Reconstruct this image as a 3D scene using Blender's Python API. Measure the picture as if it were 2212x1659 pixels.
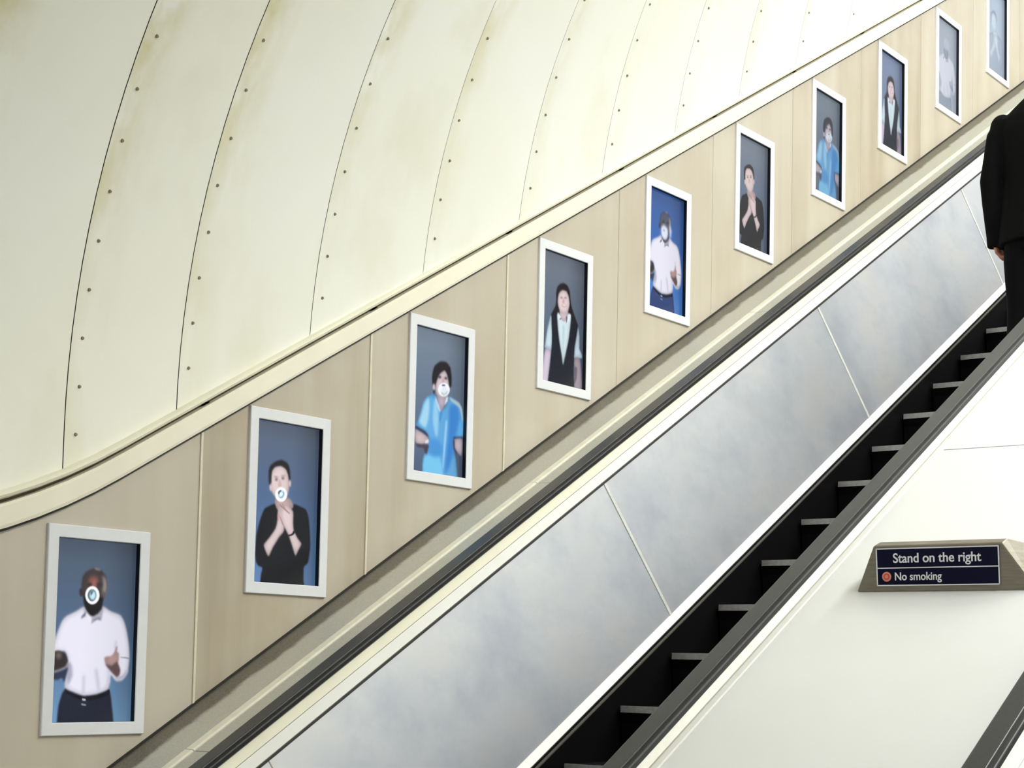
import bpy, bmesh, math, random
import numpy as np
from mathutils import Vector, Matrix

for o in list(bpy.data.objects):
    bpy.data.objects.remove(o, do_unlink=True)
scene = bpy.context.scene
COL = scene.collection
R = random.Random(7)

# ---------------------------------------------------------------- frame of reference
# X = horizontally along the shaft (uphill), Y = across towards the left wall, Z = up.
CZ = 3.0                                   # height of the viewpoint
D = 4.05                                   # left wall plane
C30, S30 = math.cos(math.radians(30)), 0.5
TAN = S30 / C30
EXPO = 0.13

def along(s, y, n):
    """point from distance up the incline, across, and height square to the incline"""
    return Vector((s*C30 - n*S30, y, s*S30 + n*C30 + CZ))

# ---------------------------------------------------------------- camera
YAW, PITCH, ROLL = 0.92370318, 0.06454877, 0.02088418
fwd = Vector((math.sin(YAW)*math.cos(PITCH), math.cos(YAW)*math.cos(PITCH), math.sin(PITCH)))
right = Vector((math.cos(YAW), -math.sin(YAW), 0))
up = right.cross(fwd)
r2 = math.cos(ROLL)*right + math.sin(ROLL)*up
u2 = -math.sin(ROLL)*right + math.cos(ROLL)*up
cam_d = bpy.data.cameras.new('camera')
cam = bpy.data.objects.new('camera', cam_d)
COL.objects.link(cam)
cam.matrix_world = Matrix(((r2.x, u2.x, -fwd.x, 0), (r2.y, u2.y, -fwd.y, 0), (r2.z, u2.z, -fwd.z, CZ), (0, 0, 0, 1)))
cam_d.sensor_fit = 'HORIZONTAL'
cam_d.sensor_width = 36.0
cam_d.lens = 3644.48/2212*36.0
cam_d.shift_x = (1106-1140.805)/2212
cam_d.shift_y = (1204.316-829.5)/2212
cam_d.clip_start = 0.02
cam_d.clip_end = 200
scene.camera = cam

# ---------------------------------------------------------------- world, lamps, exposure
scene.view_settings.view_transform = 'Standard'
scene.view_settings.look = 'None'
scene.view_settings.exposure = EXPO
scene.view_settings.gamma = 1.0
scene.view_settings.use_curve_mapping = False
world = bpy.data.worlds.new('station_world')
scene.world = world
world.use_nodes = True
world.node_tree.nodes['Background'].inputs[0].default_value = (0.97, 0.99, 1.0, 1)
world.node_tree.nodes['Background'].inputs[1].default_value = 0.8

# unseen area lights added under the vault, placed to balance vault and deck
LAMPS = [(5.3, 145), (7.8, 168), (10.2, 170), (12.6, 175), (15.0, 175)]
for s, power in LAMPS:
    ld = bpy.data.lights.new('crown_strip_light', 'AREA')
    ld.shape = 'RECTANGLE'
    ld.size, ld.size_y = 2.0, 0.22
    ld.energy = power
    ld.color = (0.96, 0.985, 1.0)
    lo = bpy.data.objects.new('crown_strip_light', ld)
    COL.objects.link(lo)
    p = along(s, -0.3, 0.75)
    xa = Vector((C30, 0, S30)); za = Vector((-S30, 0, C30)); ya = za.cross(xa)
    lo.matrix_world = Matrix(((xa.x, ya.x, za.x, p.x), (xa.y, ya.y, za.y, p.y), (xa.z, ya.z, za.z, p.z), (0, 0, 0, 1)))

# ---------------------------------------------------------------- object helpers
def tag(o, label=None, cat=None, group=None, kind=None):
    if label: o['label'] = label
    if cat: o['category'] = cat
    if group: o['group'] = group
    if kind: o['kind'] = kind
    return o

def link(name, me, mat=None, parent=None, smooth=False):
    o = bpy.data.objects.new(name, me)
    COL.objects.link(o)
    if mat is not None and me is not None:
        if not me.materials: me.materials.append(mat)
    if parent is not None: o.parent = parent
    if smooth:
        me.polygons.foreach_set('use_smooth', [True]*len(me.polygons))
    return o

def empty(name, loc=(0, 0, 0)):
    o = bpy.data.objects.new(name, None)
    o.empty_display_size = 0.1
    COL.objects.link(o)
    return o

def mesh(name, verts, faces):
    me = bpy.data.meshes.new(name)
    me.from_pydata([tuple(v) for v in verts], [], faces)
    me.update()
    bm = bmesh.new(); bm.from_mesh(me)
    bmesh.ops.recalc_face_normals(bm, faces=bm.faces)
    bm.to_mesh(me); bm.free()
    return me

def prism_mesh(name, pts, s0, s1):
    """closed section [(y, n)] pushed along the incline from s0 to s1"""
    k = len(pts)
    v = [along(s0, y, n) for y, n in pts] + [along(s1, y, n) for y, n in pts]
    f = [(i, (i+1) % k, k+(i+1) % k, k+i) for i in range(k)]
    f += [tuple(range(k)), tuple(range(2*k-1, k-1, -1))]
    return mesh(name, v, f)

def prism(name, pts, s0, s1, mat, parent, smooth=False):
    return link(name, prism_mesh(name, pts, s0, s1), mat, parent, smooth)

def box_mesh(name, lo, hi):
    v = [(x, y, z) for x in (lo[0], hi[0]) for y in (lo[1], hi[1]) for z in (lo[2], hi[2])]
    f = [(0, 1, 3, 2), (4, 6, 7, 5), (0, 4, 5, 1), (2, 3, 7, 6), (0, 2, 6, 4), (1, 5, 7, 3)]
    return mesh(name, v, f)

# ---------------------------------------------------------------- material helpers
def srgb(r, g, b):
    def c(v):
        v /= 255.0
        return v/12.92 if v <= 0.04045 else ((v+0.055)/1.055)**2.4
    return (c(r), c(g), c(b), 1.0)

class NT:
    def __init__(self, name):
        self.m = bpy.data.materials.new(name)
        self.m.use_nodes = True
        self.t = self.m.node_tree
        self.b = self.t.nodes['Principled BSDF']
    def n(self, kind, **kw):
        nd = self.t.nodes.new(kind)
        for k, v in kw.items(): setattr(nd, k, v)
        return nd
    def l(self, a, b): self.t.links.new(a, b)
    def setp(self, **kw):
        for k, v in kw.items():
            self.b.inputs[k.replace('_', ' ')].default_value = v
        return self
    def coords(self, scale=(1, 1, 1), src='Object'):
        tc = self.n('ShaderNodeTexCoord'); mp = self.n('ShaderNodeMapping')
        mp.inputs['Scale'].default_value = scale
        self.l(tc.outputs[src], mp.inputs['Vector'])
        return mp.outputs['Vector']
    def noise(self, vec, scale=5, detail=4, rough=.55):
        nz = self.n('ShaderNodeTexNoise')
        nz.inputs['Scale'].default_value = scale
        nz.inputs['Detail'].default_value = detail
        nz.inputs['Roughness'].default_value = rough
        self.l(vec, nz.inputs['Vector'])
        return nz.outputs['Fac']
    def ramp(self, fac, stops):
        rp = self.n('ShaderNodeValToRGB')
        e = rp.color_ramp.elements
        while len(e) < len(stops): e.new(0.5)
        for i, (p, c) in enumerate(stops):
            e[i].position = p
            e[i].color = c if len(c) == 4 else (*c, 1)
        self.l(fac, rp.inputs['Fac'])
        return rp.outputs['Color']
    def mix(self, fac, a, b, mode='MIX'):
        mx = self.n('ShaderNodeMix', data_type='RGBA', blend_type=mode)
        for sock, val in ((mx.inputs[0], fac), (mx.inputs[6], a), (mx.inputs[7], b)):
            if hasattr(val, 'is_output'): self.l(val, sock)
            else: sock.default_value = val
        return mx.outputs[2]
    def math(self, op, a, b=None, clamp=False):
        mt = self.n('ShaderNodeMath', operation=op, use_clamp=clamp)
        for i, val in enumerate((a, b)):
            if val is None: continue
            if hasattr(val, 'is_output'): self.l(val, mt.inputs[i])
            else: mt.inputs[i].default_value = val
        return mt.outputs[0]
    def bump(self, h, strength=.1, dist=.01):
        bp = self.n('ShaderNodeBump')
        bp.inputs['Strength'].default_value = strength
        bp.inputs['Distance'].default_value = dist
        self.l(h, bp.inputs['Height'])
        self.l(bp.outputs['Normal'], self.b.inputs['Normal'])
    def base(self, col): self.l(col, self.b.inputs['Base Color'])

def plain(name, col, rough=.5, metal=0.0, var=.06, scale=30, spec=.5):
    m = NT(name).setp(Roughness=rough, Metallic=metal)
    m.b.inputs['Specular IOR Level'].default_value = spec
    f = m.noise(m.coords(), scale, 3)
    d = tuple(max(0, c*(1-var)) for c in col[:3]) + (1,)
    u = tuple(min(1, c*(1+var)) for c in col[:3]) + (1,)
    m.base(m.ramp(f, [(.3, d), (.7, u)]))
    return m.m

M = {}
# painted vault segments: ivory, yellowed in streaks beside the joints
m = NT('vault_paint').setp(Roughness=.42)
uv = m.n('ShaderNodeUVMap'); sep = m.n('ShaderNodeSeparateXYZ'); m.l(uv.outputs['UV'], sep.inputs[0])
near = m.math('SUBTRACT', 1.0, m.math('DIVIDE', sep.outputs[0], .17), clamp=True)
f1 = m.noise(m.coords((5, 5, 1.1)), 1.6, 5)
f2 = m.noise(m.coords((1, 1, 1)), .8, 3)
base = m.ramp(f2, [(.3, srgb(240, 239, 224)), (.7, srgb(245, 245, 238))])
st = m.math('MULTIPLY', near, m.math('MULTIPLY', m.math('SUBTRACT', f1, .40, clamp=True), 4.0, clamp=True))
top = m.math('MULTIPLY', m.math('SUBTRACT', sep.outputs[1], .55, clamp=True), 1.3, clamp=True)
st = m.math('MULTIPLY', st, m.math('ADD', .30, m.math('MULTIPLY', top, .7), clamp=True))
c = m.mix(st, base, srgb(208, 200, 140))
f3 = m.noise(m.coords((1, 1, .6)), 2.2, 4)
c = m.mix(m.math('MULTIPLY', m.math('SUBTRACT', f3, .56, clamp=True), 1.6, clamp=True), c, srgb(214, 210, 170))
m.base(c); m.bump(m.noise(m.coords(), 60, 2), .05, .004); M['vault'] = m.m

# enamelled wall panels: warm beige with faint upright streaks
m = NT('wall_enamel').setp(Roughness=.33, Metallic=.0)
m.b.inputs['Specular IOR Level'].default_value = .6
oi = m.n('ShaderNodeObjectInfo')
f1 = m.noise(m.coords((4, 4, .35)), 1.3, 5)
f2 = m.noise(m.coords((1, 1, 1)), 2.3, 4)
c = m.ramp(f1, [(.24, srgb(160, 146, 124)), (.5, srgb(186, 175, 155)), (.76, srgb(200, 193, 176))])
c = m.mix(m.math('MULTIPLY', m.math('SUBTRACT', f2, .47, clamp=True), 2.0, clamp=True), c, srgb(166, 150, 120))
c = m.mix(m.math('MULTIPLY', oi.outputs['Random'], .6), c, srgb(206, 199, 183))
m.base(c); m.bump(m.noise(m.coords(), 14, 2), .04, .01); M['wall'] = m.m

M['joint'] = plain('joint_cover', srgb(222, 214, 192), .4)
M['cream'] = plain('cream_trim', srgb(240, 234, 214), .35, 0, .03, 6)
M['bead'] = plain('ivory_bead', srgb(233, 230, 208), .4, 0, .03, 6)
M['gap'] = plain('shadow_gap', srgb(92, 84, 66), .7)
M['landing'] = plain('landing_tiles', srgb(150, 146, 136), .5)
M['dark'] = plain('dark_gasket', srgb(28, 26, 22), .6)  # backings and grooves, also the dark strips painted as shade
M['shell'] = plain('vault_backing', srgb(104, 98, 74), .8)
M['bolt'] = plain('bolt_head', srgb(132, 124, 98), .55)
M['frame'] = plain('white_frame', srgb(228, 229, 232), .38, 0, .015)
M['black'] = plain('black_bezel', srgb(9, 9, 12), .4)

# brushed deck metal, grimy along the wall side
m = NT('outer_deck_metal').setp(Roughness=.45, Metallic=.15)
tc = m.n('ShaderNodeTexCoord'); sp = m.n('ShaderNodeSeparateXYZ'); m.l(tc.outputs['Object'], sp.inputs[0])
f = m.noise(m.coords(), 9, 6, .7); g = m.noise(m.coords((1, 1, 1)), 160, 2)
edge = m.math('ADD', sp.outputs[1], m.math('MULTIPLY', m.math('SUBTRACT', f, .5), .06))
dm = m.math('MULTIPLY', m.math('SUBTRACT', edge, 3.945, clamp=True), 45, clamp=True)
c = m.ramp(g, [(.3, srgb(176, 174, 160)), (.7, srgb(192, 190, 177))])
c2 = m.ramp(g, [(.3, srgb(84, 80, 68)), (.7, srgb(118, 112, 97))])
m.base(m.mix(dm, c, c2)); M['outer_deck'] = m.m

# satin balustrade panel, smudged; cool and warm patches paint in reflected light
m = NT('balustrade_metal').setp(Roughness=.38, Metallic=.7)
f1 = m.noise(m.coords((1, 1, 1)), 2.2, 6, .6); f2 = m.noise(m.coords((1, 1, 1.6)), 4.5, 6, .65)
c = m.ramp(f1, [(.3, srgb(192, 197, 206)), (.5, srgb(214, 216, 220)), (.7, srgb(222, 221, 219))])
c = m.mix(m.math('MULTIPLY', m.math('SUBTRACT', f2, .5, clamp=True), 1.6, clamp=True), c, srgb(184, 191, 202))
m.base(c)
rr = m.ramp(f2, [(.3, (.37, .37, .37)), (.7, (.43, .43, .43))]); m.l(rr, m.b.inputs['Roughness'])
M['panel'] = m.m
M['panel_joint'] = plain('panel_joint_strip', srgb(222, 221, 214), .35, .2)
M['inner_cream'] = plain('inner_deck_cream', srgb(226, 222, 200), .4, 0, .03, 8)
M['inner_white'] = plain('inner_deck_white', srgb(222, 221, 214), .35, 0, .02, 8)
M['skirting'] = plain('skirting_white', srgb(236, 234, 222), .3, 0, .02, 8)
M['skirt'] = plain('skirt_black', srgb(5, 5, 5), .6, spec=.12)
M['brush'] = plain('brush_grey', srgb(70, 68, 60), .8)
M['step'] = plain('step_black', srgb(4, 4, 4), .7, spec=.1)
M['nosing'] = plain('step_nosing', srgb(150, 148, 146), .45, .3, .15, 60)
m = NT('handrail_rubber').setp(Roughness=.36)
m.b.inputs['Specular IOR Level'].default_value = .32
g = m.noise(m.coords(), 220, 2)
m.base(m.ramp(g, [(.3, srgb(42, 43, 42)), (.7, srgb(54, 55, 53))])); M['handrail'] = m.m
M['guide'] = plain('guide_and_rail_shade_black', srgb(14, 14, 13), .5)  # black guide, also painted on the shaded side of the rail
M['highlight'] = plain('handrail_bright_edge', srgb(225, 225, 218), .25, .3)
# near white deck
m = NT('median_deck_white').setp(Roughness=.4)
f1 = m.noise(m.coords(), 1.7, 5)
m.base(m.ramp(f1, [(.3, srgb(208, 208, 204)), (.7, srgb(213, 213, 210))])); M['deck'] = m.m
M['deck_edge'] = plain('deck_edge_cream', srgb(205, 202, 186), .45)
M['deck_bead'] = plain('deck_bead_cream', srgb(226, 222, 202), .4)
m = NT('sign_bronze').setp(Roughness=.45, Metallic=.5)
f1 = m.noise(m.coords((1, 1, 12)), 14, 4)
m.base(m.ramp(f1, [(.3, srgb(128, 122, 108)), (.7, srgb(148, 142, 128))])); M['bronze'] = m.m
M['navy'] = plain('sign_navy', srgb(8, 9, 44), .4, spec=.15)
M['print'] = plain('sign_white_print', srgb(240, 240, 245), .4)
M['red'] = plain('sign_pale_red', srgb(232, 140, 122), .4)
M['red2'] = plain('sign_red', srgb(205, 70, 56), .4)
M['suit'] = plain('black_suit_cloth', srgb(6, 6, 7), .9, 0, .2, 90, .12)
M['trousers'] = plain('black_trouser_cloth', srgb(5, 5, 6), .9, 0, .2, 90, .12)
M['skin'] = plain('skin', srgb(196, 132, 104), .5)
M['hair'] = plain('dark_hair', srgb(26, 20, 17), .6, 0, .3, 200)
M['shoe'] = plain('black_leather', srgb(12, 11, 11), .3)
m = NT('lit_picture').setp(Roughness=.25)
at = m.n('ShaderNodeAttribute'); at.attribute_name = 'picture'
m.b.inputs['Base Color'].default_value = (.004, .004, .005, 1)
m.b.inputs['Specular IOR Level'].default_value = .25
m.l(at.outputs['Color'], m.b.inputs['Emission Color']); m.b.inputs['Emission Strength'].default_value = 1.0/(2**EXPO)
M['picture'] = m.m

# flat outlines of the figures shown on the screens: (colour, softness, [(u right, v down)])
ADS = {
 'A': [
  ((30,34,50),4,[(0.182,0.819),(0.112,0.904),(0.099,0.993),(0.106,1.074),(0.787,1.081),(0.78,0.994),(0.761,0.928),(0.713,0.826),(0.476,0.848)]),
  ((14,15,24),3,[(0.182,0.817),(0.2,0.844),(0.319,0.869),(0.479,0.884),(0.711,0.852),(0.713,0.819),(0.557,0.852),(0.397,0.859),(0.286,0.844)]),
  ((190,195,205),3,[(0.39,0.871),(0.433,0.874),(0.431,0.884),(0.391,0.882)]),
  ((150,155,170),3,[(0.382,0.898),(0.441,0.904),(0.433,0.911),(0.385,0.907)]),
  ((235,233,247),5,[(0.372,0.368),(0.279,0.394),(0.164,0.423),(0.112,0.451),(0.077,0.494),(0.043,0.544),(0.005,0.608),(0.005,0.636),(0.157,0.614),(0.2,0.663),(0.196,0.713),(0.174,0.812),(0.317,0.844),(0.413,0.857),(0.564,0.848),(0.708,0.819),(0.726,0.739),(0.795,0.775),(0.877,0.771),(0.94,0.73),(0.96,0.642),(0.944,0.568),(0.913,0.495),(0.875,0.44),(0.822,0.404),(0.697,0.385),(0.597,0.361),(0.488,0.418)]),
  ((170,168,188),14,[(0.201,0.677),(0.244,0.684),(0.262,0.748),(0.211,0.798),(0.187,0.748)]),
  ((196,196,212),10,[(0.388,0.748),(0.412,0.747),(0.412,0.841),(0.388,0.844)]),
  ((196,196,212),10,[(0.529,0.711),(0.561,0.711),(0.602,0.819),(0.574,0.826)]),
  ((200,200,218),10,[(0.69,0.695),(0.723,0.71),(0.722,0.79),(0.689,0.783)]),
  ((205,203,220),9,[(0.768,0.548),(0.801,0.551),(0.779,0.592),(0.755,0.589)]),
  ((50,43,42),8,[(-0.004,0.63),(0.079,0.612),(0.166,0.626),(0.199,0.667),(0.172,0.699),(0.088,0.718),(0.005,0.727)]),
  ((112,98,92),12,[(0.123,0.639),(0.121,0.647),(0.112,0.653),(0.099,0.657),(0.083,0.657),(0.07,0.654),(0.06,0.647),(0.056,0.639),(0.058,0.631),(0.067,0.625),(0.08,0.621),(0.096,0.621),(0.109,0.625),(0.119,0.631)]),
  ((150,142,138),6,[(0.005,0.725),(0.088,0.717),(0.172,0.699),(0.201,0.677),(0.213,0.693),(0.165,0.713),(0.089,0.729),(0.006,0.739)]),
  ((46,55,76),7,[(0.006,0.741),(0.15,0.717),(0.208,0.702),(0.181,0.756),(0.163,0.783),(0.138,0.759),(0.078,0.772),(0.008,0.762)]),
  ((196,160,156),6,[(0.641,0.646),(0.685,0.637),(0.721,0.637),(0.762,0.616),(0.782,0.583),(0.802,0.581),(0.797,0.61),(0.822,0.621),(0.816,0.672),(0.722,0.689),(0.659,0.682)]),
  ((92,70,70),7,[(0.656,0.682),(0.738,0.686),(0.805,0.667),(0.845,0.709),(0.841,0.738),(0.809,0.754),(0.758,0.735),(0.699,0.706)]),
  ((120,118,140),3,[(0.85,0.64),(0.95,0.643),(0.961,0.65),(0.95,0.649),(0.85,0.644)]),
  ((172,172,195),4,[(0.793,0.757),(0.875,0.744),(0.938,0.708),(0.948,0.719),(0.892,0.756),(0.81,0.766)]),
  ((205,205,222),4,[(0.373,0.374),(0.403,0.396),(0.473,0.422),(0.488,0.418),(0.597,0.365),(0.606,0.376),(0.587,0.438),(0.538,0.43),(0.46,0.46),(0.46,0.43),(0.384,0.418)]),
  ((72,74,108),4,[(0.4,0.398),(0.392,0.415),(0.338,0.435),(0.354,0.417)]),
  ((96,96,120),4,[(0.46,0.461),(0.506,0.435),(0.557,0.425),(0.587,0.439),(0.541,0.434),(0.491,0.447)]),
  ((236,234,246),4,[(0.399,0.401),(0.465,0.424),(0.456,0.459),(0.395,0.418)]),
  ((24,21,23),5,[(0.355,0.309),(0.367,0.349),(0.398,0.386),(0.448,0.414),(0.488,0.417),(0.539,0.403),(0.585,0.376),(0.598,0.332),(0.598,0.281),(0.35,0.288)]),
  ((70,60,60),6,[(0.342,0.288),(0.33,0.245),(0.342,0.201),(0.396,0.171),(0.482,0.153),(0.564,0.162),(0.623,0.193),(0.648,0.236),(0.639,0.28),(0.601,0.318),(0.56,0.311),(0.368,0.316)]),
  ((148,138,138),10,[(0.582,0.187),(0.63,0.214),(0.641,0.265),(0.609,0.31),(0.587,0.281),(0.595,0.237)]),
  ((134,80,74),12,[(0.536,0.221),(0.531,0.232),(0.515,0.242),(0.491,0.248),(0.464,0.249),(0.439,0.244),(0.421,0.236),(0.414,0.225),(0.42,0.213),(0.436,0.204),(0.46,0.198),(0.487,0.197),(0.512,0.201),(0.529,0.21)]),
  ((58,46,46),9,[(0.461,0.245),(0.458,0.249),(0.448,0.252),(0.434,0.254),(0.419,0.255),(0.405,0.253),(0.395,0.251),(0.391,0.247),(0.394,0.243),(0.403,0.24),(0.417,0.238),(0.433,0.237),(0.447,0.239),(0.457,0.241)]),
  ((58,46,46),9,[(0.584,0.241),(0.581,0.245),(0.572,0.249),(0.559,0.251),(0.545,0.251),(0.532,0.25),(0.522,0.247),(0.519,0.243),(0.522,0.239),(0.53,0.236),(0.543,0.234),(0.558,0.234),(0.571,0.235),(0.58,0.238)]),
  ((150,96,88),8,[(0.464,0.219),(0.496,0.218),(0.511,0.262),(0.459,0.263)]),
  ((52,44,48),5,[(0.351,0.289),(0.35,0.3),(0.345,0.309),(0.336,0.313),(0.326,0.314),(0.317,0.309),(0.31,0.301),(0.307,0.29),(0.308,0.28),(0.314,0.271),(0.322,0.266),(0.332,0.266),(0.341,0.27),(0.348,0.279)]),
  ((96,82,84),6,[(0.624,0.295),(0.623,0.303),(0.619,0.31),(0.613,0.314),(0.605,0.314),(0.599,0.311),(0.594,0.304),(0.591,0.296),(0.592,0.288),(0.596,0.281),(0.602,0.277),(0.61,0.277),(0.616,0.28),(0.622,0.287)]),
  ((170,160,160),6,[(0.482,0.151),(0.544,0.157),(0.551,0.164),(0.491,0.159)]),
  ((250,252,255),2,[(0.554,0.3),(0.547,0.323),(0.524,0.341),(0.49,0.352),(0.45,0.353),(0.414,0.344),(0.389,0.327),(0.378,0.305),(0.385,0.283),(0.408,0.265),(0.442,0.254),(0.481,0.253),(0.518,0.262),(0.544,0.279)]),
  ((72,88,100),3,[(0.516,0.301),(0.512,0.316),(0.498,0.328),(0.477,0.335),(0.454,0.336),(0.432,0.33),(0.416,0.318),(0.41,0.304),(0.414,0.29),(0.428,0.278),(0.448,0.271),(0.472,0.27),(0.494,0.276),(0.509,0.287)]),
  ((198,236,246),4,[(0.508,0.302),(0.505,0.313),(0.495,0.322),(0.48,0.328),(0.463,0.328),(0.447,0.324),(0.435,0.315),(0.431,0.304),(0.434,0.292),(0.443,0.283),(0.458,0.278),(0.476,0.277),(0.491,0.282),(0.503,0.29)]),
  ((90,110,128),3,[(0.442,0.285),(0.477,0.281),(0.45,0.307)]),
 ],
 'B': [
  ((24,25,29),4,[(0.332,0.508),(0.242,0.527),(0.179,0.545),(0.145,0.578),(0.104,0.636),(0.069,0.711),(0.056,0.822),(0.078,0.88),(0.116,0.901),(0.171,0.908),(0.153,0.958),(0.143,1.025),(0.151,1.12),(0.828,1.104),(0.812,0.968),(0.812,0.885),(0.877,0.852),(0.904,0.752),(0.891,0.661),(0.865,0.571),(0.823,0.523),(0.755,0.509),(0.621,0.495),(0.586,0.531),(0.4,0.548)]),
  ((200,172,172),4,[(0.339,0.472),(0.338,0.513),(0.385,0.545),(0.604,0.523),(0.617,0.499),(0.552,0.461)]),
  ((228,208,208),4,[(0.378,0.549),(0.407,0.517),(0.459,0.545),(0.487,0.665),(0.412,0.711),(0.325,0.775),(0.26,0.836),(0.214,0.808),(0.182,0.767),(0.265,0.718),(0.353,0.658),(0.381,0.593)]),
  ((232,212,212),4,[(0.426,0.525),(0.49,0.506),(0.547,0.516),(0.619,0.541),(0.624,0.612),(0.637,0.658),(0.703,0.707),(0.765,0.739),(0.718,0.782),(0.674,0.818),(0.622,0.763),(0.561,0.698),(0.511,0.662),(0.434,0.606)]),
  ((178,140,140),4,[(0.474,0.665),(0.36,0.751),(0.282,0.813),(0.267,0.835),(0.311,0.786),(0.395,0.72)]),
  ((166,128,128),3,[(0.394,0.51),(0.416,0.508),(0.559,0.551),(0.554,0.559)]),
  ((180,140,140),3,[(0.443,0.504),(0.456,0.502),(0.495,0.528),(0.488,0.531)]),
  ((176,140,140),3,[(0.398,0.57),(0.421,0.584),(0.473,0.627),(0.486,0.648),(0.443,0.62)]),
  ((190,150,150),4,[(0.374,0.568),(0.398,0.57),(0.397,0.611),(0.379,0.608)]),
  ((22,22,28),2,[(0.549,0.693),(0.607,0.682),(0.633,0.662),(0.657,0.667),(0.635,0.687),(0.57,0.7)]),
  ((228,208,206),5,[(0.253,0.316),(0.324,0.275),(0.416,0.262),(0.501,0.283),(0.538,0.345),(0.543,0.405),(0.509,0.46),(0.424,0.491),(0.348,0.472),(0.277,0.436),(0.241,0.399)]),
  ((38,36,40),5,[(0.233,0.392),(0.222,0.333),(0.229,0.292),(0.259,0.268),(0.331,0.243),(0.413,0.229),(0.504,0.243),(0.544,0.277),(0.56,0.344),(0.543,0.356),(0.524,0.316),(0.483,0.282),(0.407,0.267),(0.315,0.279),(0.271,0.312),(0.263,0.398)]),
  ((222,196,192),4,[(0.279,0.408),(0.278,0.418),(0.273,0.426),(0.266,0.431),(0.258,0.431),(0.25,0.427),(0.245,0.42),(0.242,0.41),(0.243,0.4),(0.248,0.392),(0.255,0.388),(0.263,0.387),(0.27,0.391),(0.276,0.399)]),
  ((222,196,192),4,[(0.572,0.367),(0.571,0.377),(0.567,0.385),(0.56,0.39),(0.553,0.39),(0.546,0.386),(0.54,0.379),(0.538,0.369),(0.539,0.359),(0.543,0.351),(0.549,0.346),(0.557,0.346),(0.564,0.35),(0.569,0.358)]),
  ((120,104,108),5,[(0.367,0.355),(0.365,0.358),(0.358,0.361),(0.349,0.363),(0.338,0.364),(0.328,0.363),(0.322,0.36),(0.319,0.357),(0.321,0.354),(0.328,0.351),(0.337,0.349),(0.348,0.348),(0.357,0.349),(0.364,0.352)]),
  ((120,104,108),5,[(0.468,0.341),(0.466,0.345),(0.46,0.348),(0.45,0.35),(0.439,0.35),(0.43,0.35),(0.423,0.347),(0.42,0.344),(0.422,0.341),(0.429,0.338),(0.438,0.336),(0.449,0.335),(0.459,0.336),(0.466,0.338)]),
  ((150,130,130),5,[(0.31,0.337),(0.369,0.338),(0.37,0.343),(0.311,0.343)]),
  ((150,130,130),5,[(0.417,0.329),(0.476,0.32),(0.477,0.326),(0.417,0.335)]),
  ((205,180,178),5,[(0.382,0.354),(0.404,0.353),(0.426,0.393),(0.374,0.399)]),
  ((252,253,255),2,[(0.517,0.44),(0.509,0.461),(0.485,0.478),(0.448,0.489),(0.407,0.491),(0.369,0.484),(0.342,0.47),(0.332,0.45),(0.339,0.43),(0.364,0.412),(0.4,0.401),(0.441,0.399),(0.479,0.406),(0.506,0.421)]),
  ((206,222,234),3,[(0.476,0.44),(0.471,0.452),(0.458,0.462),(0.437,0.469),(0.414,0.47),(0.393,0.466),(0.378,0.457),(0.372,0.446),(0.376,0.434),(0.39,0.424),(0.41,0.417),(0.433,0.416),(0.455,0.42),(0.47,0.429)]),
  ((58,92,122),2,[(0.375,0.434),(0.394,0.422),(0.422,0.417),(0.424,0.423),(0.403,0.434),(0.387,0.448)]),
  ((120,182,200),3,[(0.39,0.466),(0.431,0.468),(0.467,0.45),(0.469,0.428),(0.45,0.425),(0.448,0.446),(0.427,0.459)]),
  ((245,250,252),3,[(0.45,0.442),(0.448,0.448),(0.441,0.453),(0.43,0.456),(0.419,0.456),(0.408,0.454),(0.401,0.45),(0.398,0.444),(0.4,0.438),(0.407,0.433),(0.417,0.43),(0.429,0.43),(0.439,0.432),(0.447,0.436)]),
 ],
 'C': [
  ((98,172,226),5,[(0.418,0.442),(0.315,0.463),(0.245,0.491),(0.206,0.521),(0.169,0.584),(0.122,0.648),(0.084,0.684),(0.085,0.695),(0.25,0.714),(0.324,0.739),(0.347,0.775),(0.29,0.847),(0.251,0.879),(0.235,0.956),(0.236,1.053),(0.89,1.093),(0.872,0.879),(0.825,0.82),(0.802,0.737),(0.987,0.715),(0.995,0.577),(0.966,0.501),(0.899,0.467),(0.714,0.439),(0.654,0.509),(0.551,0.542)]),
  ((165,216,240),18,[(0.316,0.475),(0.236,0.519),(0.19,0.59),(0.144,0.661),(0.269,0.69),(0.316,0.626),(0.332,0.549)]),
  ((150,206,238),14,[(0.421,0.482),(0.486,0.522),(0.513,0.612),(0.5,0.727),(0.458,0.73),(0.399,0.62)]),
  ((120,200,240),16,[(0.262,0.886),(0.53,0.862),(0.623,0.986),(0.542,1.036),(0.248,0.992)]),
  ((54,130,206),22,[(0.718,0.504),(0.867,0.485),(0.917,0.582),(0.84,0.727),(0.821,0.82),(0.726,0.949),(0.654,0.984),(0.686,0.829),(0.716,0.635)]),
  ((74,150,216),24,[(0.356,0.759),(0.502,0.757),(0.611,0.803),(0.593,0.858),(0.448,0.882),(0.311,0.853)]),
  ((150,205,245),8,[(0.651,0.617),(0.683,0.615),(0.67,0.738),(0.63,0.939),(0.609,0.941),(0.628,0.741)]),
  ((70,140,205),7,[(0.551,0.544),(0.583,0.557),(0.546,0.625),(0.524,0.618)]),
  ((90,170,228),8,[(0.919,0.613),(0.978,0.578),(0.979,0.694),(0.914,0.698)]),
  ((215,240,250),6,[(0.714,0.442),(0.899,0.467),(0.966,0.505),(0.989,0.585),(0.972,0.586),(0.912,0.505),(0.737,0.465)]),
  ((196,182,200),5,[(0.477,0.45),(0.495,0.499),(0.551,0.552),(0.622,0.506),(0.654,0.444)]),
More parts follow.
